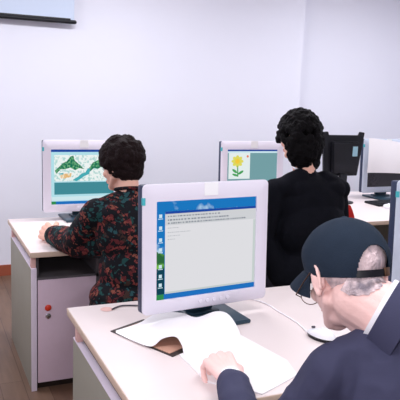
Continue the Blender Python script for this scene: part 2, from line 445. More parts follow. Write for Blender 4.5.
P(mA, 'task_bar', [((0, .945), (1, 1))], E('task', srgb(32, 112, 190), 1), 2)
P(mA, 'start_button', [((0, .945), (.075, 1))], E('start', srgb(50, 140, 80), 1), 3)
for v in (.13, .25, .37, .47, .64, .74, .83):
    P(mA, 'desktop_icon', [((.028, v), (.056, v + .035)), ((.02, v + .042), (.064, v + .05))], E('icon', srgb(200, 226, 236), 1), 3)

# left monitor: green mountain map
mB = monitor('white-cased monitor showing a green mountain drawing, in front of the floral-bloused woman', .95, 3.9, M['bezel'])
P(mB, 'desktop_wallpaper', [((0, 0), (1, 1))], E('cyan', srgb(176, 222, 232), 1), 0)
P(mB, 'title_bar', [((0, 0), (1, .045))], E('title', srgb(30, 72, 160), 1), 1)
P(mB, 'picture_canvas', [((.05, .1), (.87, .58))], E('map', srgb(236, 242, 240), 1, srgb(176, 214, 210), scale=60, lo=.5, hi=.6), 1)
mt = []
def ridge(pts, base): return pts + [(pts[-1][0], base), (pts[0][0], base)]
P(mB, 'mountain_drawing', [
    [(.06, .38), (.12, .32), (.18, .25), (.25, .21), (.30, .13), (.35, .11), (.37, .2), (.42, .25), (.47, .3), (.52, .36), (.44, .34), (.38, .38), (.3, .33), (.22, .36), (.15, .36), (.08, .44)],
    [(.6, .34), (.66, .24), (.72, .21), (.78, .16), (.84, .2), (.86, .34), (.8, .32), (.74, .36), (.68, .34), (.62, .4)]],
  E('mount', srgb(24, 112, 84), 1, srgb(120, 184, 130), scale=90, lo=.48, hi=.6), 2)
P(mB, 'river_drawing', [[(.33, .56), (.42, .5), (.48, .44), (.54, .42), (.58, .34), (.62, .36), (.6, .45), (.52, .49), (.46, .54), (.4, .58)], [(.12, .44), (.2, .42), (.18, .46)]], E('river', srgb(70, 170, 180), 1), 3)
P(mB, 'field_drawing', [[(.14, .47), (.2, .44), (.32, .43), (.31, .5), (.2, .53), (.15, .52)]], E('field', srgb(226, 176, 110), 1, srgb(236, 226, 200), scale=80, lo=.45, hi=.6), 3)
P(mB, 'teal_panel', [((.05, .60), (1, .82))], E('tealp', srgb(66, 138, 150), 1), 1)
P(mB, 'status_bar', [((0, .86), (1, .93))], E('stat', srgb(206, 230, 236), 1), 1)
P(mB, 'task_bar', [((0, .945), (1, 1))], E('task', srgb(32, 112, 190), 1), 1)
P(mB, 'start_button', [((0, .945), (.075, 1))], E('start', srgb(50, 140, 80), 1), 2)

# flower monitor
mC = monitor('white-cased monitor showing a yellow flower drawing, left of the black-haired person', 2.165, 3.9, M['bezel'])
P(mC, 'desktop_wallpaper', [((0, 0), (1, 1))], E('tealg', srgb(116, 158, 164), 1), 0)
P(mC, 'title_bar', [((0, 0), (1, .035))], E('title', srgb(30, 72, 160), 1), 1)
P(mC, 'tool_bar', [((0, .035), (1, .07))], E('stat', srgb(206, 230, 236), 1), 1)
P(mC, 'picture_canvas', [((.03, .07), (.45, .6))], E('canvas', srgb(226, 236, 236), 1), 1)
def disc(cx, cy, rx, ry, n=14, a=0):
    return [(cx + rx * math.cos(t) * math.cos(a) - ry * math.sin(t) * math.sin(a), cy + rx * math.cos(t) * math.sin(a) + ry * math.sin(t) * math.cos(a)) for t in [2 * math.pi * i / n for i in range(n)]]
fx, fy = .2, .24
P(mC, 'flower_petals', [disc(fx + .065 * math.cos(R(a)), fy + .07 * math.sin(R(a)), .055, .035, a=R(a)) for a in range(0, 360, 45)], E('petal', srgb(222, 216, 96), 1), 2)
P(mC, 'flower_centre', [disc(fx, fy, .045, .05)], E('fc', srgb(240, 200, 60), 1), 3)
P(mC, 'flower_stem', [[(.195, .33), (.215, .33), (.225, .55), (.2, .56)], disc(.15, .44, .06, .025, a=R(40)), disc(.27, .47, .065, .025, a=R(-35)), disc(.16, .52, .06, .022, a=R(20))], E('leaf', srgb(70, 160, 90), 1), 2)
P(mC, 'small_red_mark', [disc(.4, .14, .022, .025)], E('redm', srgb(226, 120, 90), 1), 2)

# paper-covered monitor
mD = monitor('grey-cased monitor half covered by a white paper sheet, far right desk', 3.62, 4.2, M['bezel_grey_shaded'])
def sheet(u, v):
    return Vector((3.378 + u * .42, 4.178 - .012 * math.sin(v * 2.2) - .004 * math.sin(u * 7), 1.262 - .045 * u ** 1.2 - v * (.285 - .03 * u)))
tag(MB().grid(sheet, 20, 14, .0008).build('paper_sheet', M['paper']), 'large white paper sheet hanging over the grey-cased monitor screen', 'paper')

# near right monitor: shade on its casing is put into the darker casing colour
mE = monitor('monitor with shade in its casing colour, cut off by the right edge, beside the old man', 2.055, 2.0, M['bezel_grey_shaded'])
P(mE, 'desktop_wallpaper', [((0, 0), (1, 1))], E('cyan2', srgb(150, 190, 190), 1), 0)
P(mE, 'task_bar', [((0, .945), (1, 1))], E('task', srgb(32, 112, 190), 1), 1)

# black monitor seen from behind
r = lthing('computer_monitor', 'black monitor turned with its back and pale blue sticker to the camera', 'monitor')
out = [(-.165, .215), (.15, .215), (.195, .56), (.155, .565), (.147, .538), (-.147, .538), (-.155, .565), (-.195, .56)]
MX = Matrix.Rotation(R(90), 4, 'X')
MB().prism(out, -.03, 0, MX, .004).build('casing', M['blackpl'], r)
b = MB(); b.prism([(-.11, .24), (.11, .24), (.13, .49), (-.13, .49)], 0, .035, MX, .01)
b.build('back_shell', M['blackpl'], r)
b = MB(); b.box(.062, .108, -.0385, -.0345, .375, .452); s = b.build('sticker', M['bluegrey'], r, False); s['label'] = 'pale blue rectangular sticker'
MB().box(-.16, .16, .0295, .032, .25, .5).build('screen', EM['off'], r, False)
MB().box(-.035, .035, -.03, -.002, .012, .24, .006).build('stand_neck', M['blackpl'], r)
MB().lathe([(0, 0), (.115, 0), (.115, .008), (.06, .018), (0, .02)], 32, Matrix.Diagonal((1, .8, 1, 1))).build('stand_base', M['blackpl'], r)
r.location = (3.075, 4.1, .7502)

# mice, cables
def mouse(label, x, y, rz, dark):
    r = lthing('computer_mouse', label, 'computer mouse')
    def f(u, v):
        a = 2 * math.pi * u; ph = v * math.pi / 2
        return Vector((.031 * math.cos(a) * math.cos(ph) * (1 - .1 * math.sin(a)), .056 * math.sin(a) * math.cos(ph), .012 + .024 * math.sin(ph) * (1 - .25 * math.sin(a))))
    m = MB(); m.grid(f, 32, 10); bmesh.ops.remove_doubles(m.bm, verts=m.bm.verts, dist=.0002); m.build('mouse_shell', M['mousew'], r)
    def g_(u, v):
        a = 2 * math.pi * u; k = .93 + .07 * v
        return Vector((.031 * math.cos(a) * k * (1 - .1 * math.sin(a)), .056 * math.sin(a) * k, .012 * v))
    m = MB(); m.grid(g_, 32, 4); bmesh.ops.remove_doubles(m.bm, verts=m.bm.verts, dist=.0002); bmesh.ops.holes_fill(m.bm, edges=m.bm.edges); m.build('mouse_base', dark, r)
    MB().cap((0, .03, .0335), .004, (0, .038, .031), .004, 10).build('scroll_wheel', M['cable'], r)
    r.location = (x, y, .7503); r.rotation_euler = (0, 0, rz)
    return r
mouse('white mouse with dark underside on the desk below the old man\'s glasses', 1.262, 1.728, R(20), M['blackpl'])
mouse('small white mouse beside the paper-covered monitor stand', 3.46, 3.98, R(-10), M['mousew'])
def wire(name, label, pts, rad, m):
    Q = [Vector(p) for p in pts]; out = []
    for i in range(len(Q) - 1):
        a = Q[max(i - 1, 0)]; b_ = Q[i]; c = Q[i + 1]; d = Q[min(i + 2, len(Q) - 1)]
        for k in range(8):
            t = k / 8
            out.append(.5 * ((2 * b_) + (c - a) * t + (2 * a - 5 * b_ + 4 * c - d) * t * t + (3 * b_ - a - 3 * c + d) * t ** 3))
    out.append(Q[-1])
    return tag(MB().tube(out, rad, 8).build(name, m), label, 'cable')
wire('monitor_cable', 'thin dark cable on the nearest desk left of its monitor', [(.655, 2.222, .7535), (.70, 2.25, .7535), (.76, 2.235, .7535), (.83, 2.2, .7535), (.88, 2.19, .7535)], .0028, M['cable'])
wire('mouse_cable', 'thin white mouse cable crossing the nearest desk', [(1.245, 1.785, .7535), (1.262, 1.88, .7535), (1.26, 2.0, .7535), (1.255, 2.12, .7535), (1.2, 2.21, .7535)], .0025, M['cablew'])

# dark keyboard in front of the paper-covered monitor
r = thing('computer_keyboard', 'small black keyboard in front of the paper-covered monitor', 'keyboard', (3.6, 4.02, .75))
MB().box(3.28, 3.72, 3.87, 4.05, .7504, .768, .004, None).build('keyboard_tray', M['blackpl'], r)
kb = MB()
for i in range(14):
    for j in range(4): kb.box(3.297 + i * .0292, 3.322 + i * .0292, 3.89 + j * .032, 3.918 + j * .032, .768, .774, .002)
kb.build('keys', M['blackpl'], r)
for o in list(bpy.data.objects):
    if o.name.startswith('computer_mouse') and abs(o.location.x - 3.46) < .01: o.location = (3.31, 3.80, .7503)

# ------------------------------------------------------------------ open book on the nearest desk
bk = thing('open_book', 'open book with one white page curling up under the old man\'s hand', 'book', (.85, 1.8, .75))
def V(*a): return Vector(a)
A = V(.594, 2.01, 0); u_ = V(.894, .447, 0); v_ = V(.42, -.907, 0)
def quad(P, z0, z1, name, m, par):
    t = MB(); t.prism([(p[0], p[1]) for p in P], z0, z1); return t.build(name, m, par, False)
quad([A - v_ * .006 - u_ * .002, A + u_ * .16 - v_ * .006, A + u_ * .16 + v_ * .29, A + v_ * .29], .7505, .7535, 'book_cover', M['edge_dark'], bk)
quad([A + u_ * .006 + v_ * .012, A + u_ * .155 + v_ * .012, A + u_ * .155 + v_ * .27, A + u_ * .006 + v_ * .27], .7536, .7556, 'inside_cover', M['tan'], bk)
def poly(pts, t):
    n = len(pts) - 1; x = min(t, .99999) * n; i = int(x); k = x - i
    a = pts[max(i - 1, 0)]; b_ = pts[i]; c = pts[i + 1]; d = pts[min(i + 2, n)]
    return .5 * ((2 * b_) + (c - a) * k + (2 * a - 5 * b_ + 4 * c - d) * k * k + (3 * b_ - a - 3 * c + d) * k ** 3)
far = [V(.606, 2.002, .757), V(.70, 2.038, .760), V(.79, 2.085, .772), V(.868, 2.05, .776), V(.90, 1.985, .778), V(.975, 1.985, .792), V(1.01, 1.955, .790), V(1.01, 1.88, .772), V(1.0, 1.83, .757)]
nea = [V(.600, 1.985, .757), V(.638, 1.89, .757), V(.672, 1.825, .762), V(.705, 1.815, .788), V(.745, 1.80, .795), V(.755, 1.765, .776), V(.752, 1.735, .758), V(.758, 1.65, .757), V(.775, 1.57, .757)]
def page(u, v):
    p = poly(far, u) * (1 - v) + poly(nea, u) * v
    return p
MB().grid(page, 48, 16, .0012).build('curling_page', M['paper'], bk)
quad([(.74, 1.75), (1.0, 1.85), (1.046, 1.60), (1.02, 1.50), (.86, 1.428), (.745, 1.55)], .7505, .7555, 'right_page', M['paper'], bk)

# ------------------------------------------------------------------ seats
def stool(label, x, y, h, rad, m):
    r = thing('round_stool', label, 'stool', (x, y, 0))
    MB().lathe([(0, h - .05), (rad * .95, h - .05), (rad, h - .03), (rad, h - .012), (rad * .93, h), (0, h)], 36, Matrix.Translation((x, y, 0))).build('seat', m, r)
    for a in (45, 135, 225, 315):
        c, s = math.cos(R(a)), math.sin(R(a))
        MB().cap((x + rad * .6 * c, y + rad * .6 * s, h - .05), .011, (x + rad * .95 * c, y + rad * .95 * s, .011), .011, 10).build('leg', M['steel'], r)
    MB().tube([(x + rad * .84 * math.cos(R(a)), y + rad * .84 * math.sin(R(a)), .2) for a in range(0, 360, 15)], .007, 8, True).build('foot_ring', M['steel'], r)
    return r
stool('round stool under the woman in the floral blouse', .90, 2.83, .45, .165, M['blackpl'])
stool('round stool under the person in black', 1.98, 2.87, .45, .165, M['blackpl'])
stool('round stool under the old man in the cap', .97, .80, .45, .165, M['blackpl'])

# red chair by the far right desk
r = thing('red_chair', 'red upholstered chair behind the person in black', 'chair', (2.252, 3.3, 0))
cx, cy = 2.252, 3.31
MB().box(cx - .16, cx + .16, cy - .2, cy + .18, .42, .47, .02).build('seat', M['red'], r)
def bk_(u, v):
    x = -1 + 2 * u; w = .215 - .09 * v ** 3
    return Vector((cx + x * w, cy - .2 - .03 * v - .03 * (1 - x * x) + .02, .55 + v * .41 - .03 * x * x * v))
MB().grid(bk_, 16, 12, .03).build('backrest', M['red'], r)
for sx in (-1, 1):
    for sy in (-1, 1): MB().cap((cx + sx * .14, cy + sy * .17, .42), .012, (cx + sx * .16, cy + sy * .19, .012), .012, 10).build('leg', M['steel'], r)
    MB().tube([(cx + sx * .15, cy - .18, .43), (cx + sx * .15, cy - .21, .5), (cx + sx * .15, cy - .2, .62)], .01, 8).build('back_support', M['steel'], r)

# ------------------------------------------------------------------ people
def headmat(c, yaw, pitch, roll=0):
    return Matrix.Translation(Vector(c)) @ Matrix.Rotation(yaw, 4, 'Z') @ Matrix.Rotation(-pitch, 4, 'X') @ Matrix.Rotation(roll, 4, 'Y')
def head_vol(mb, T):
    def e(c, r, rot=None):
        mb.ell(T @ Vector(c), r, (T.to_3x3() @ rot) if rot else T.to_3x3())
    def c(a, ra, b, rb): mb.cap(T @ Vector(a), ra, T @ Vector(b), rb)
    e((0, -.015, .035), (.074, .094, .083)); e((0, .025, -.02), (.062, .064, .085))
    c((-.052, .0, -.05), .018, (-.018, .062, -.094), .018); c((.052, .0, -.05), .018, (.018, .062, -.094), .018)
    e((0, .064, -.096), (.026, .022, .02)); e((0, .03, -.08), (.045, .045, .03))
    c((0, .086, .008), .008, (0, .106, -.034), .011); e((-.011, .098, -.036), (.009, .009, .007)); e((.011, .098, -.036), (.009, .009, .007))
    c((-.04, .072, .022), .010, (.04, .072, .022), .010)
    e((-.036, .062, -.03), (.022, .018, .02)); e((.036, .062, -.03), (.022, .018, .02))
    c((-.018, .084, -.061), .007, (.018, .084, -.061), .007); c((-.016, .082, -.073), .007, (.016, .082, -.073), .007)
    for s in (-1, 1):
        rot = Matrix.Rotation(R(-14 * s), 3, 'Z') @ Matrix.Rotation(R(-12), 3, 'X')
        for i in range(11):   # helix rim
            a0 = R(-70 + i * 27); a1 = R(-70 + (i + 1) * 27)
            pa = Vector((s * .080 + s * .006 * max(0, -math.cos(a0)), -.012 + .018 * math.cos(a0 + 0), -.006 + .031 * math.sin(a0)))
            pb = Vector((s * .080 + s * .006 * max(0, -math.cos(a1)), -.012 + .018 * math.cos(a1 + 0), -.006 + .031 * math.sin(a1)))
            c(pa, .0045, pb, .0045)
        e((s * .076, -.010, -.006), (.006, .016, .028), rot); e((s * .078, -.004, -.034), (.006, .008, .010))
def face_parts(par, T, lips=True):
    for s in (-1, 1):
        m = MB(); m.ell(T @ Vector((s * .031, .074, .0)), (.0125,) * 3, T.to_3x3(), 16); e = m.build('eye', M['eye'], par)
        m = MB(); m.ell(T @ Vector((s * .031, .0848, -.001)), (.0055, .0025, .0055), T.to_3x3(), 12); m.build('iris', M['iris'], e)
    m = MB(); m.cap(T @ Vector((-.017, .0905, -.064)), .0042, T @ Vector((.017, .0905, -.064)), .0042); m.cap(T @ Vector((-.014, .0895, -.0715)), .0045, T @ Vector((.014, .0895, -.0715)), .0045)
    m.build('lips', M['lip'], par)
def hand(mb, w, d, n, side, curl, k=1.0, thumb=(.55, .3), nails=None, spread=.0):
    """w wrist, d finger direction, n back-of-hand normal, side: vector to the thumb side"""
    w = Vector(w); d = Vector(d).normalized(); n = Vector(n); n = (n - d * n.dot(d)).normalized(); s = d.cross(n)
    if s.dot(Vector(side)) < 0: s = -s
    L = [.043, .047, .044, .034]; knn = [.084, .088, .084, .076]; off = [.030, .010, -.011, -.030]; rr = [.0092, .0094, .009, .008]
    for i in range(4):
        kn = w + (d * knn[i] + s * off[i] + n * (.004 if i in (1, 2) else 0)) * k
        mb.cap(w + (s * off[i] * .55 + d * .01) * k, .015 * k, kn, .0115 * k, 12)
        p = kn; a = spread * (off[i] / .03) * .3; ang = 0
        for j, (ll, cu) in enumerate(zip((1, .66, .5), curl)):
            ang += R(cu + i * 3)
            dd = (d * math.cos(ang) - n * math.sin(ang) + s * a).normalized()
            q = p + dd * L[i] * ll * k
            mb.cap(p, rr[i] * (1 - .06 * j) * k, q, rr[i] * (1 - .06 * (j + 1)) * k, 12)
            if j == 2 and nails is not None:
                nn = (n * math.cos(ang) + d * math.sin(ang))
                rot = Matrix((s, dd, nn)).transposed()
                nails.ell(p + dd * L[i] * ll * k * .8 + nn * rr[i] * .78 * k, (.0055, .007, .002), rot, 10)
            p = q
    # heel of palm and thumb
    mb.ell(w + d * .045 * k - n * .004, (.036 * k, .045 * k, .014 * k), Matrix((s, d, n)).transposed())
    p0 = w + (d * .018 + s * .024 - n * .006) * k
    d1 = (d * .75 + s * thumb[0] - n * thumb[1]).normalized(); p1 = p0 + d1 * .045 * k
    d2 = (d * .95 + s * (thumb[0] * .3) - n * (thumb[1] + .1)).normalized(); p2 = p1 + d2 * .034 * k
    d3 = (d * 1.0 - s * .15 - n * (thumb[1] + .15)).normalized(); p3 = p2 + d3 * .026 * k
    mb.cap(p0, .016 * k, p1, .012 * k, 12); mb.cap(p1, .0115 * k, p2, .0105 * k, 12); mb.cap(p2, .0105 * k, p3, .009 * k, 12)

def person(label, J, T, skin, hands, top_m, trou_m, loc, topfn, wr=.004, voxel=.004, neck_r=.052, build_=1.0, sleeve_end=.0, seed=0, collar=0):
    r = thing('person', label, 'person', loc)
    g = {k: Vector(v) for k, v in J.items()}
    # body: one continuous skin
    b = MB(); head_vol(b, T)
    b.cap(T @ Vector((0, -.035, -.055)), neck_r, g['neck'], neck_r * 1.05); b.cap(T @ Vector((0, .0, -.06)), neck_r * .8, g['neck'] + (g['chest'] - g['neck']) * .2 + Vector((0, .035, 0)), neck_r)
    def trunk(m, e):
        m.cap(g['neck'], .045 + e, g['chest'], .085 + e)
        B = build_
        sd = (g['shr'] - g['shl']).normalized(); upv = (g['neck'] - g['pelvis']).normalized(); fw = upv.cross(sd).normalized()
        rot = Matrix((sd, fw, sd.cross(fw))).transposed()
        half = (g['shr'] - g['shl']).length / 2
        m.ell(g['chest'], (half * .93 * B + e, .105 * B + e, .17 + e), rot)
        m.ell((g['chest'] * .45 + g['pelvis'] * .55), (half * .80 * B + e, .105 * B + e, .17 + e), rot)
        m.ell(g['pelvis'], (.165 * B + e, .115 * B + e, .12 + e), rot)
        for s in 'lr': m.cap(g['neck'] - upv * .02, .036 + e, g['sh' + s], .048 + e)
    def arm(m, s, e, tip=1.0):
        w = g['el' + s] + (g['wr' + s] - g['el' + s]) * tip
        m.cap(g['sh' + s], .05 + e, g['el' + s], .04 + e); m.cap(g['el' + s], .04 + e, w, (.027 if tip > .99 else .031) + e)
    def legs(m, e, tip=1.0):
        for s in 'lr':
            m.cap(g['hip' + s], .085 + e, g['kn' + s], .055 + e); m.cap(g['kn' + s], .055 + e, g['kn' + s] + (g['an' + s] - g['kn' + s]) * tip, .036 + e)
    trunk(b, -.012); legs(b, -.01)
    nails = MB()
    for s in 'lr':
        arm(b, s, -.006 if s else 0)
        h = hands[s]; hand(b, g['wr' + s], h['d'], h['n'], h['s'], h['c'], h.get('k', 1), h.get('t', (.55, .3)), nails, h.get('sp', 0))
        d = Vector((0, 1, 0)); b.cap(g['an' + s] - Vector((0, .03, .03)), .03, g['an' + s] + Vector((0, .12, -.055)), .022)
    body = remesh(b, voxel, 2).build('body', skin, r, True, 180)
    nails.build('fingernails', M['nail'], body)
    face_parts(body, T)
    # upper garment
    def wrinkle(amp, sc):
        def f(p, n):
            q = Vector((p.x * sc, p.y * sc, p.z * sc * .6)) + Vector((seed, 0, 0))
            a = noise.noise(q) ; c = 1 - abs(noise.noise(q * 2.1))
            return amp * (a * 1.2 + (c - .7) * 1.0)
        return f
    t = MB(); trunk(t, .008)
    for s in 'lr': arm(t, s, .011, .97 - sleeve_end)
    if topfn: topfn(t, g)
    remesh(t, .006, 3, wrinkle(wr, 9)).build('top_garment', top_m, r, True, 180)
    t = MB(); t.ell(g['pelvis'] - Vector((0, 0, .02)), (.172 * build_, .128 * build_, .115)); legs(t, .012, .95)
    remesh(t, .009, 3, wrinkle(.004, 8)).build('trousers', trou_m, r, True, 180)
    for s in 'lr':
        a = g['an' + s]; m = MB(); m.cap(Vector((a.x, a.y - .035, .045)), .044, Vector((a.x, a.y + .13, .036)), .036)
        m.box(a.x - .042, a.x + .042, a.y - .075, a.y + .165, 0, .014, .004); remesh(m, .006, 2).build('shoe', M['shoe'], r, True, 180)
    return r, body, g

def hair_clumps(par, T, mt, keep, n, rad, core, lump=(.012, .02), vox=.005, seed=1):
    rn = random.Random(seed); m = MB()
    for c, rr in core: m.ell(T @ Vector(c), rr, T.to_3x3())
    i = 0
    while i < n:
        a = rn.uniform(0, 2 * math.pi); z = rn.uniform(-1, 1); s = math.sqrt(1 - z * z)
        p = Vector((rad[0] * s * math.cos(a), rad[1] * s * math.sin(a) - .018, rad[2] * z + rad[3]))
        if not keep(p): continue
        i += 1
        q = rn.uniform(*lump); m.ell(T @ p, (q, q * rn.uniform(.7, 1.2), q * rn.uniform(.8, 1.3)), None, 10)
    def dp(p, n_): return .0035 * noise.noise(p * 70) + .002 * noise.noise(p * 160)
    return remesh(m, vox, 1, dp).build('hair', mt, par, True, 180)

# --- woman in floral blouse
T1 = headmat((.893, 2.93, 1.213), R(30), R(14))
J1 = dict(neck=(.915, 2.86, 1.09), chest=(.905, 2.83, .91), pelvis=(.90, 2.80, .575), shl=(.755, 2.85, 1.005), shr=(1.065, 2.85, 1.005),
          ell=(.715, 3.04, .815), elr=(1.15, 3.05, .80), wrl=(.632, 3.29, .805), wrr=(1.02, 3.33, .79),
          hipl=(.82, 2.84, .54), hipr=(.98, 2.84, .54), knl=(.96, 3.22, .52), knr=(1.07, 3.22, .52), anl=(.97, 3.25, .09), anr=(1.09, 3.25, .09))
H1 = dict(l=dict(d=(-.20, .95, .02), n=(-.8, -.2, .6), s=(.3, 0, 1), c=(50, 55, 35), k=1.25, sp=.2), r=dict(d=(-.2, .95, -.1), n=(0, 0, 1), s=(-1, 0, 0), c=(22, 30, 20), sp=.5))
def top1(t, g):
    t.ell((.90, 2.81, .60), (.185, .14, .11)); t.cap((.80, 2.80, 1.0), .05, (1.0, 2.80, 1.0), .05)
    t.cap(g['ell'] , .078, g['wrl'] + (g['ell'] - g['wrl']) * .12, .056); t.cap(g['ell'], .078, (.80, 2.95, .84), .08); t.cap(g['shl'], .066, g['ell'], .078)
p1, b1, g1 = person('woman with short dark curly hair in floral blouse, left hand on her desk', J1, T1, M['skin_f'], H1, M['floral'], M['greytr'], (.90, 2.83, 0), top1, seed=3, neck_r=.05, build_=1.06)
hair_clumps(p1, T1, M['hair_b'], lambda p: (p.y < .045 or p.z > .075) and not (p.y > -.005 and p.z < -.0) and p.z > -.095, 380, (.092, .108, .098, .033),
            [((0, -.022, .045), (.094, .107, .092)), ((0, -.055, -.03), (.076, .06, .062))], seed=2)
m = MB()
m.tube([g1['neck'] + Vector((.062 * math.cos(R(a)), .055 * math.sin(R(a)) + .008, .018 + .014 * math.cos(R(a + 90)))) for a in range(0, 360, 12)], .008, 8, True)
m.build('collar', M['floral'], p1)

# --- person in black
T2 = headmat((1.922, 2.99, 1.352), R(14), R(8))
J2 = dict(neck=(1.955, 2.93, 1.165), chest=(1.985, 2.91, .99), pelvis=(1.985, 2.86, .585), shl=(1.765, 2.93, 1.065), shr=(2.175, 2.93, 1.05),
          ell=(1.70, 2.93, .80), elr=(2.22, 2.93, .82), wrl=(1.82, 3.13, .67), wrr=(2.02, 3.12, .68),
          hipl=(1.88, 2.9, .54), hipr=(2.06, 2.9, .54), knl=(1.80, 3.3, .52), knr=(1.97, 3.3, .52), anl=(1.80, 3.33, .09), anr=(1.97, 3.33, .09))
H2 = dict(l=dict(d=(.2, .95, -.1), n=(0, 0, 1), s=(1, 0, 0), c=(20, 30, 20), sp=.4), r=dict(d=(-.1, .95, -.1), n=(0, 0, 1), s=(-1, 0, 0), c=(22, 30, 20), sp=.4))
def top2(t, g):
    t.ell((1.975, 2.87, .62), (.225, .165, .16)); t.cap(g['shl'], .07, g['ell'], .07); t.cap(g['ell'], .07, (1.80, 2.86, .6), .07); t.cap((1.90, 2.90, 1.14), .05, (1.80, 2.9, 1.09), .06); t.cap((2.06, 2.90, 1.13), .05, (2.17, 2.9, 1.07), .06); t.cap((1.86, 2.88, 1.08), .06, (2.12, 2.88, 1.075), .06); t.ell((1.985, 2.88, .85), (.215, .14, .2))
p2, b2, g2 = person('person with bushy black hair in a black top, facing the flower monitor', J2, T2, M['skin_f'], H2, M['black'], M['greytr'], (1.985, 2.87, 0), top2, seed=7, build_=1.1)
hair_clumps(p2, T2, M['hair_k'], lambda p: (p.y < .05 or p.z > .07) and not (p.y > .0 and p.z < -.02) and not (p.y > -.03 and p.z < -.03 and p.x < 0) and p.z > -.17, 560, (.118, .124, .156, -.012),
            [((0, -.022, .045), (.096, .109, .095)), ((0.012, -.055, -.03), (.086, .066, .085)), ((.02, -.05, -.08), (.085, .06, .08)), ((.05, -.055, -.1), (.06, .05, .06)), ((.04, -.05, -.14), (.07, .048, .05))], lump=(.012, .021), seed=5)
m = MB(); m.tube([g2['neck'] + Vector((.066 * math.cos(R(a)), .06 * math.sin(R(a)) + .006, .022 + .010 * math.sin(R(a)))) for a in range(130, 215, 12)], .006, 8)
m.build('shirt_collar', M['shirt'], p2)

# --- old man with cap
HC = Vector((.860, 1.105, 1.192))
T3 = headmat(HC, R(-3), R(27), R(0))
TC = headmat(HC, R(-1), R(13), R(0))
J3 = dict(neck=(.905, .99, 1.128), chest=(.955, .93, .965), pelvis=(.97, .82, .58), shl=(.798, 1.035, 1.0), shr=(1.13, .955, 1.0),
          ell=(.70, 1.165, .745), elr=(1.24, 1.05, .75), wrl=(.775, 1.462, .800), wrr=(1.10, 1.30, .66),
          hipl=(.88, .86, .54), hipr=(1.06, .86, .54), knl=(.86, 1.28, .52), knr=(1.06, 1.28, .52), anl=(.86, 1.22, .09), anr=(1.06, 1.22, .09))
H3 = dict(l=dict(d=(.05, .97, .16), n=(-.12, -.25, 1), s=(1, 0, 0), c=(44, 60, 38), k=1.2, t=(.45, .35), sp=.25), r=dict(d=(-.1, .95, -.1), n=(0, 0, 1), s=(-1, 0, 0), c=(28, 35, 25), sp=.4))
def top3(t, g):
    t.cap((.865, .975, 1.05), .058, (1.06, .93, 1.045), .065); t.ell((.965, .90, .82), (.2, .15, .2)); t.ell((.96, .87, .64), (.205, .16, .14))
    t.cap(g['shl'], .062, g['ell'], .05); t.cap((.905, .955, 1.085), .06, (.85, .99, 1.01), .065)
p3, b3, g3 = person('old man in a dark cap and navy suit jacket leaning over the open book', J3, T3, M['skin_o'], H3, M['suit'], M['greytr'], (.97, .82, 0), top3, wr=.010, voxel=.0035, seed=11, neck_r=.061, build_=1.08, sleeve_end=.06)
def L3(*a): return T3 @ Vector(a)
# hair below the cap
def shell(par, name, mt, T, c, rad, keep, thick, nu=56, nv=40, bumpf=None):
    bm = bmesh.new(); bmesh.ops.create_uvsphere(bm, u_segments=nu, v_segments=nv, radius=1)
    for v in bm.verts: v.co = Vector((v.co.x * rad[0] + c[0], v.co.y * rad[1] + c[1], v.co.z * rad[2] + c[2]))
    bmesh.ops.delete(bm, geom=[f for f in bm.faces if not keep(f.calc_center_median())], context='FACES')
    bmesh.ops.recalc_face_normals(bm, faces=bm.faces)
    if bumpf:
        for v in bm.verts: v.co += v.normal * bumpf(v.co)
    if sum(f.normal.dot(f.calc_center_median() - Vector(c)) for f in bm.faces) < 0: bmesh.ops.reverse_faces(bm, faces=bm.faces)
    bmesh.ops.solidify(bm, geom=list(bm.faces), thickness=thick)
    m = MB(); m.merge(bm, T); return m.build(name, mt, par, True, 50)
shell(p3, 'hair', M['hair_g'], T3, (0, -.016, .032), (.0775, .0975, .087), lambda p: p.z < .074 and (p.y < .055 and p.z > -.002) or (p.y < -.025 and p.z > -.03) or (p.y < -.045 and p.z > -.078), .003, 72, 60, lambda p: .0012 * noise.noise(p * 90))
P0 = T3 @ Vector((0, -.035, -.055)); AX = (g3['neck'] - P0).normalized(); BKD = (T3.to_3x3() @ Vector((0, -.55, .2))); BKD = (BKD - AX * BKD.dot(AX)).normalized(); SDD = AX.cross(BKD)
def nape(u, v):
    a = R(-62 + 110 * u); edge = .030 - .045 * abs(2 * u - 1) ** 2.5 + .008 * noise.noise(Vector((u * 14, 0, 1)))
    return P0 + AX * (-.035 + (edge + .035) * v) + (BKD * math.cos(a) + SDD * math.sin(a)) * (.0626 - .0024 * v * v + .001 * noise.noise(Vector((u * 30, v * 8, 0))))
MB().grid(nape, 60, 24, -.003).build('nape_hair', M['hair_g'], p3)
# cap
cp = bpy.data.objects.new('baseball_cap', None); COL.objects.link(cp); cp.parent = None
cp.location = HC; tag(cp, 'dark navy baseball cap worn by the old man', 'cap')
CR = (.084, .104, .0935); CC = (0, -.008, .032)
def rimz(y): return .004 + .12 * (y + .01) if y > -.01 else .004
def capkeep(p):
    if p.z < rimz(p.y): return False
    if p.y < -.03 and (p.x / .040) ** 2 + ((p.z - .012) / .056) ** 2 < 1: return False
    return True
def front_boost(p):
    return .010 * max(0, min(1, (p.y - .0) / .08)) * max(0, 1 - abs(p.z - .06) / .09) + .0012 * noise.noise(p * 30)
shell(cp, 'cap_crown', M['cap'], TC, CC, CR, capkeep, -.0025, 200, 130, front_boost)
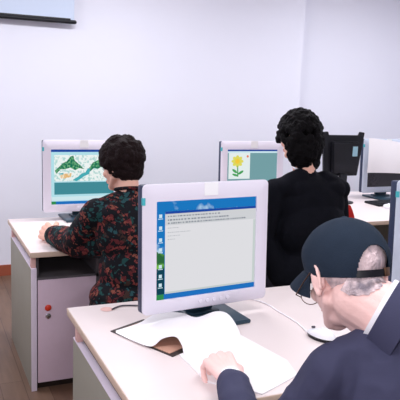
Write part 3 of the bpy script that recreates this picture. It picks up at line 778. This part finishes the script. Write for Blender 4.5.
# rim band, strap, brim, button, seams
def ringpt(a, rz_, k=1.0):
    y = CC[1] + CR[1] * k * math.sin(a); x = CR[0] * k * math.cos(a)
    z = rz_ if rz_ is not None else rimz(y)
    w = math.sqrt(max(0, 1 - ((z - CC[2]) / CR[2]) ** 2))
    return Vector((x * w, CC[1] + CR[1] * k * math.sin(a) * w, z))
def band(u, v):
    a = R(-90 + 24) + u * R(360 - 48); p = ringpt(a, None, 1.008)
    return TC @ (p + Vector((0, 0, -.002 + .014 * v)))
def strap(u, v):
    a = R(-90 - 30) + u * R(60); p = ringpt(a, .006, 1.012)
    return TC @ (p + Vector((0, 0, -.004 + .015 * v)))
st = MB().grid(strap, 20, 2, .002).build('cap_strap', M['blackpl'], cp)
m = MB(); m.box(-.008, .008, -.0035, .0035, -.009, .009, .001, TC @ Matrix.Translation(ringpt(R(-90 + 20), .010, 1.02)) @ Matrix.Rotation(R(20), 4, 'Z')); m.build('buckle', M['gold'], st)
def brim(u, v):
    a = R(90 - 68) + u * R(136)
    p = ringpt(a, None, .985)
    s = -1 + 2 * u
    ext = .094 * (1 - abs(s) ** 2.6) ** .6
    q = Vector((p.x * (1 + .06 * v), p.y + ext * v, p.z + .004 - .030 * v - .016 * s * s * v - .014 * v * v))
    return TC @ q
MB().grid(brim, 44, 12, .003).build('cap_brim', M['cap'], cp)
m = MB(); m.ell(TC @ Vector((0, CC[1], CC[2] + CR[2] + .001)), (.008, .008, .004), TC.to_3x3(), 14); m.build('cap_button', M['cap'], cp)
m = MB()
for k in range(6):
    az = R(30 + 60 * k); pts = []
    for i in range(4, 22):
        el = R(90 - i * 4.2)
        p = Vector((CR[0] * math.cos(el) * math.cos(az), CC[1] + CR[1] * math.cos(el) * math.sin(az), CC[2] + CR[2] * math.sin(el)))
        if capkeep(p): pts.append(TC @ (p + Vector((0, 0, 0)) + (p - Vector(CC)).normalized() * (front_boost(p) + .0005)))
    if len(pts) > 2: m.tube(pts, .0011, 6)
m.build('cap_seams', M['cap'], cp)
# glasses: resting on nose, temples back to ears
gl = thing('eyeglasses', 'thin metal-framed eyeglasses worn by the old man', 'glasses', tuple(T3 @ Vector((0, .1, -.01))))
m = MB()
for s in (-1, 1):
    m.tube([L3(s * .033 + .024 * math.cos(R(a)), .114 - .004 * abs(math.cos(R(a))) + .004 * math.sin(R(a)), -.030 + .017 * math.sin(R(a))) for a in range(0, 360, 20)], .0011, 6, True)
m.tube([L3(-.010, .113, -.026), L3(0, .119, -.021), L3(.010, .113, -.026)], .0011, 6); m.build('frame', M['gold'], gl)
for s in (-1, 1):
    MB().tube([L3(s * .057, .111, -.028), L3(s * .078, .095, -.023), L3(s * .0835, .04, -.002), L3(s * .0825, -.005, .018), L3(s * .0815, -.022, .012)], .0014, 6).build('temple', M['gold'], gl)
# shirt collar, jacket collar, shirt cuff
nk = g3['neck']; nd = ((T3 @ Vector((0, -.035, -.055))) - nk).normalized()
nx = Vector((1, 0, 0)); nx = (nx - nd * nx.dot(nd)).normalized(); ny = nd.cross(nx)
def col_(u, v, r0, r1, h0, h1, gap=0):
    a = R(90 + gap) + u * R(360 - 2 * gap); rr = r0 + (r1 - r0) * v; h = h0 + (h1 - h0) * v
    return nk + nx * (rr * math.cos(a)) + ny * (rr * 1.05 * math.sin(a)) + nd * h
MB().grid(lambda u, v: col_(u, v, .073, .069, -.02, .036, 8), 40, 6, .003).build('shirt_collar', M['shirt'], p3)
MB().grid(lambda u, v: col_(u, v, .100, .078, -.03, .026, 26), 40, 6, .005).build('jacket_collar', M['suit'], p3)
w = g3['wrl']; ed = (w - g3['ell']).normalized()
MB().cap(w - ed * .05, .036, w - ed * .004, .0335, 24).build('shirt_cuff', M['shirt'], p3)

# ------------------------------------------------------------------ added ceiling lamps, out of view, to fill the room with light
for i, (x, y) in enumerate(((-.8, 1.0), (1.4, 1.0), (3.6, 1.0), (-.8, 3.6), (1.4, 3.6), (3.9, 3.6))):
    en = 24 if y < 2 else 36; y = y + .3 if y > 2 else y
    r = thing('added_ceiling_lamp', 'added unseen ceiling lamp brightening the desks and walls', 'ceiling lamp', (x, y, ZC - .08), 0, 'added ceiling lights')
    MB().box(x - .6, x + .6, y - .15, y + .15, ZC - .06, ZC, .005).build('housing', M['concrete'], r)
    MB().box(x - .57, x + .57, y - .12, y + .12, ZC - .07, ZC - .061).build('added_light_panel', emis('added_light_panel', (1, .97, .98, 1), 1.5) if i == 0 else bpy.data.materials['added_light_panel'], r, False)
    l = bpy.data.lights.new('added_fill_light', 'AREA'); l.shape = 'RECTANGLE'; l.size = 1.14; l.size_y = .24; l.energy = en; l.color = (.96, .96, 1.0)
    o = bpy.data.objects.new('added_fill_light', l); COL.objects.link(o); o.location = (x, y, ZC - .075)
# camera flash
fl = bpy.data.lights.new('camera_flash', 'AREA'); fl.shape = 'RECTANGLE'; fl.size = .10; fl.size_y = .06; fl.energy = 12; fl.color = (1.0, .95, .98)
fo = bpy.data.objects.new('camera_flash', fl); COL.objects.link(fo)
Xc = Vector((0.9136322592571193, 0.03201234265091518, -0.405279292294502)); Yc = Vector((-0.40454233041629406, 0.17033361280686066, -0.8985165347668992)); Zc = Vector((0.04026906686385928, 0.9848663210132443, 0.16857263119424565))
CM = Matrix(((Xc[0], Xc[1], Xc[2], 0), (Yc[0], Yc[1], Yc[2], 0), (Zc[0], Zc[1], Zc[2], 1.58), (0, 0, 0, 1)))
fo.matrix_world = CM @ Matrix.Translation((-.09, .07, .02))
cam = bpy.data.cameras.new('camera'); cam.sensor_width = 36; cam.lens = 36 * 633.0 / 400; cam.clip_start = .05
co = bpy.data.objects.new('camera', cam); COL.objects.link(co); co.matrix_world = CM
SC.camera = co
w = bpy.data.worlds.new('world'); SC.world = w; w.use_nodes = True
w.node_tree.nodes['Background'].inputs[0].default_value = (.9, .92, 1, 1); w.node_tree.nodes['Background'].inputs[1].default_value = .3
SC.view_settings.view_transform = 'Standard'; SC.view_settings.look = 'None'; SC.view_settings.gamma = 1; SC.view_settings.use_curve_mapping = False
SC.view_settings.exposure = 0.0
for o in bpy.data.objects:
    if '_local' in o: del o['_local']
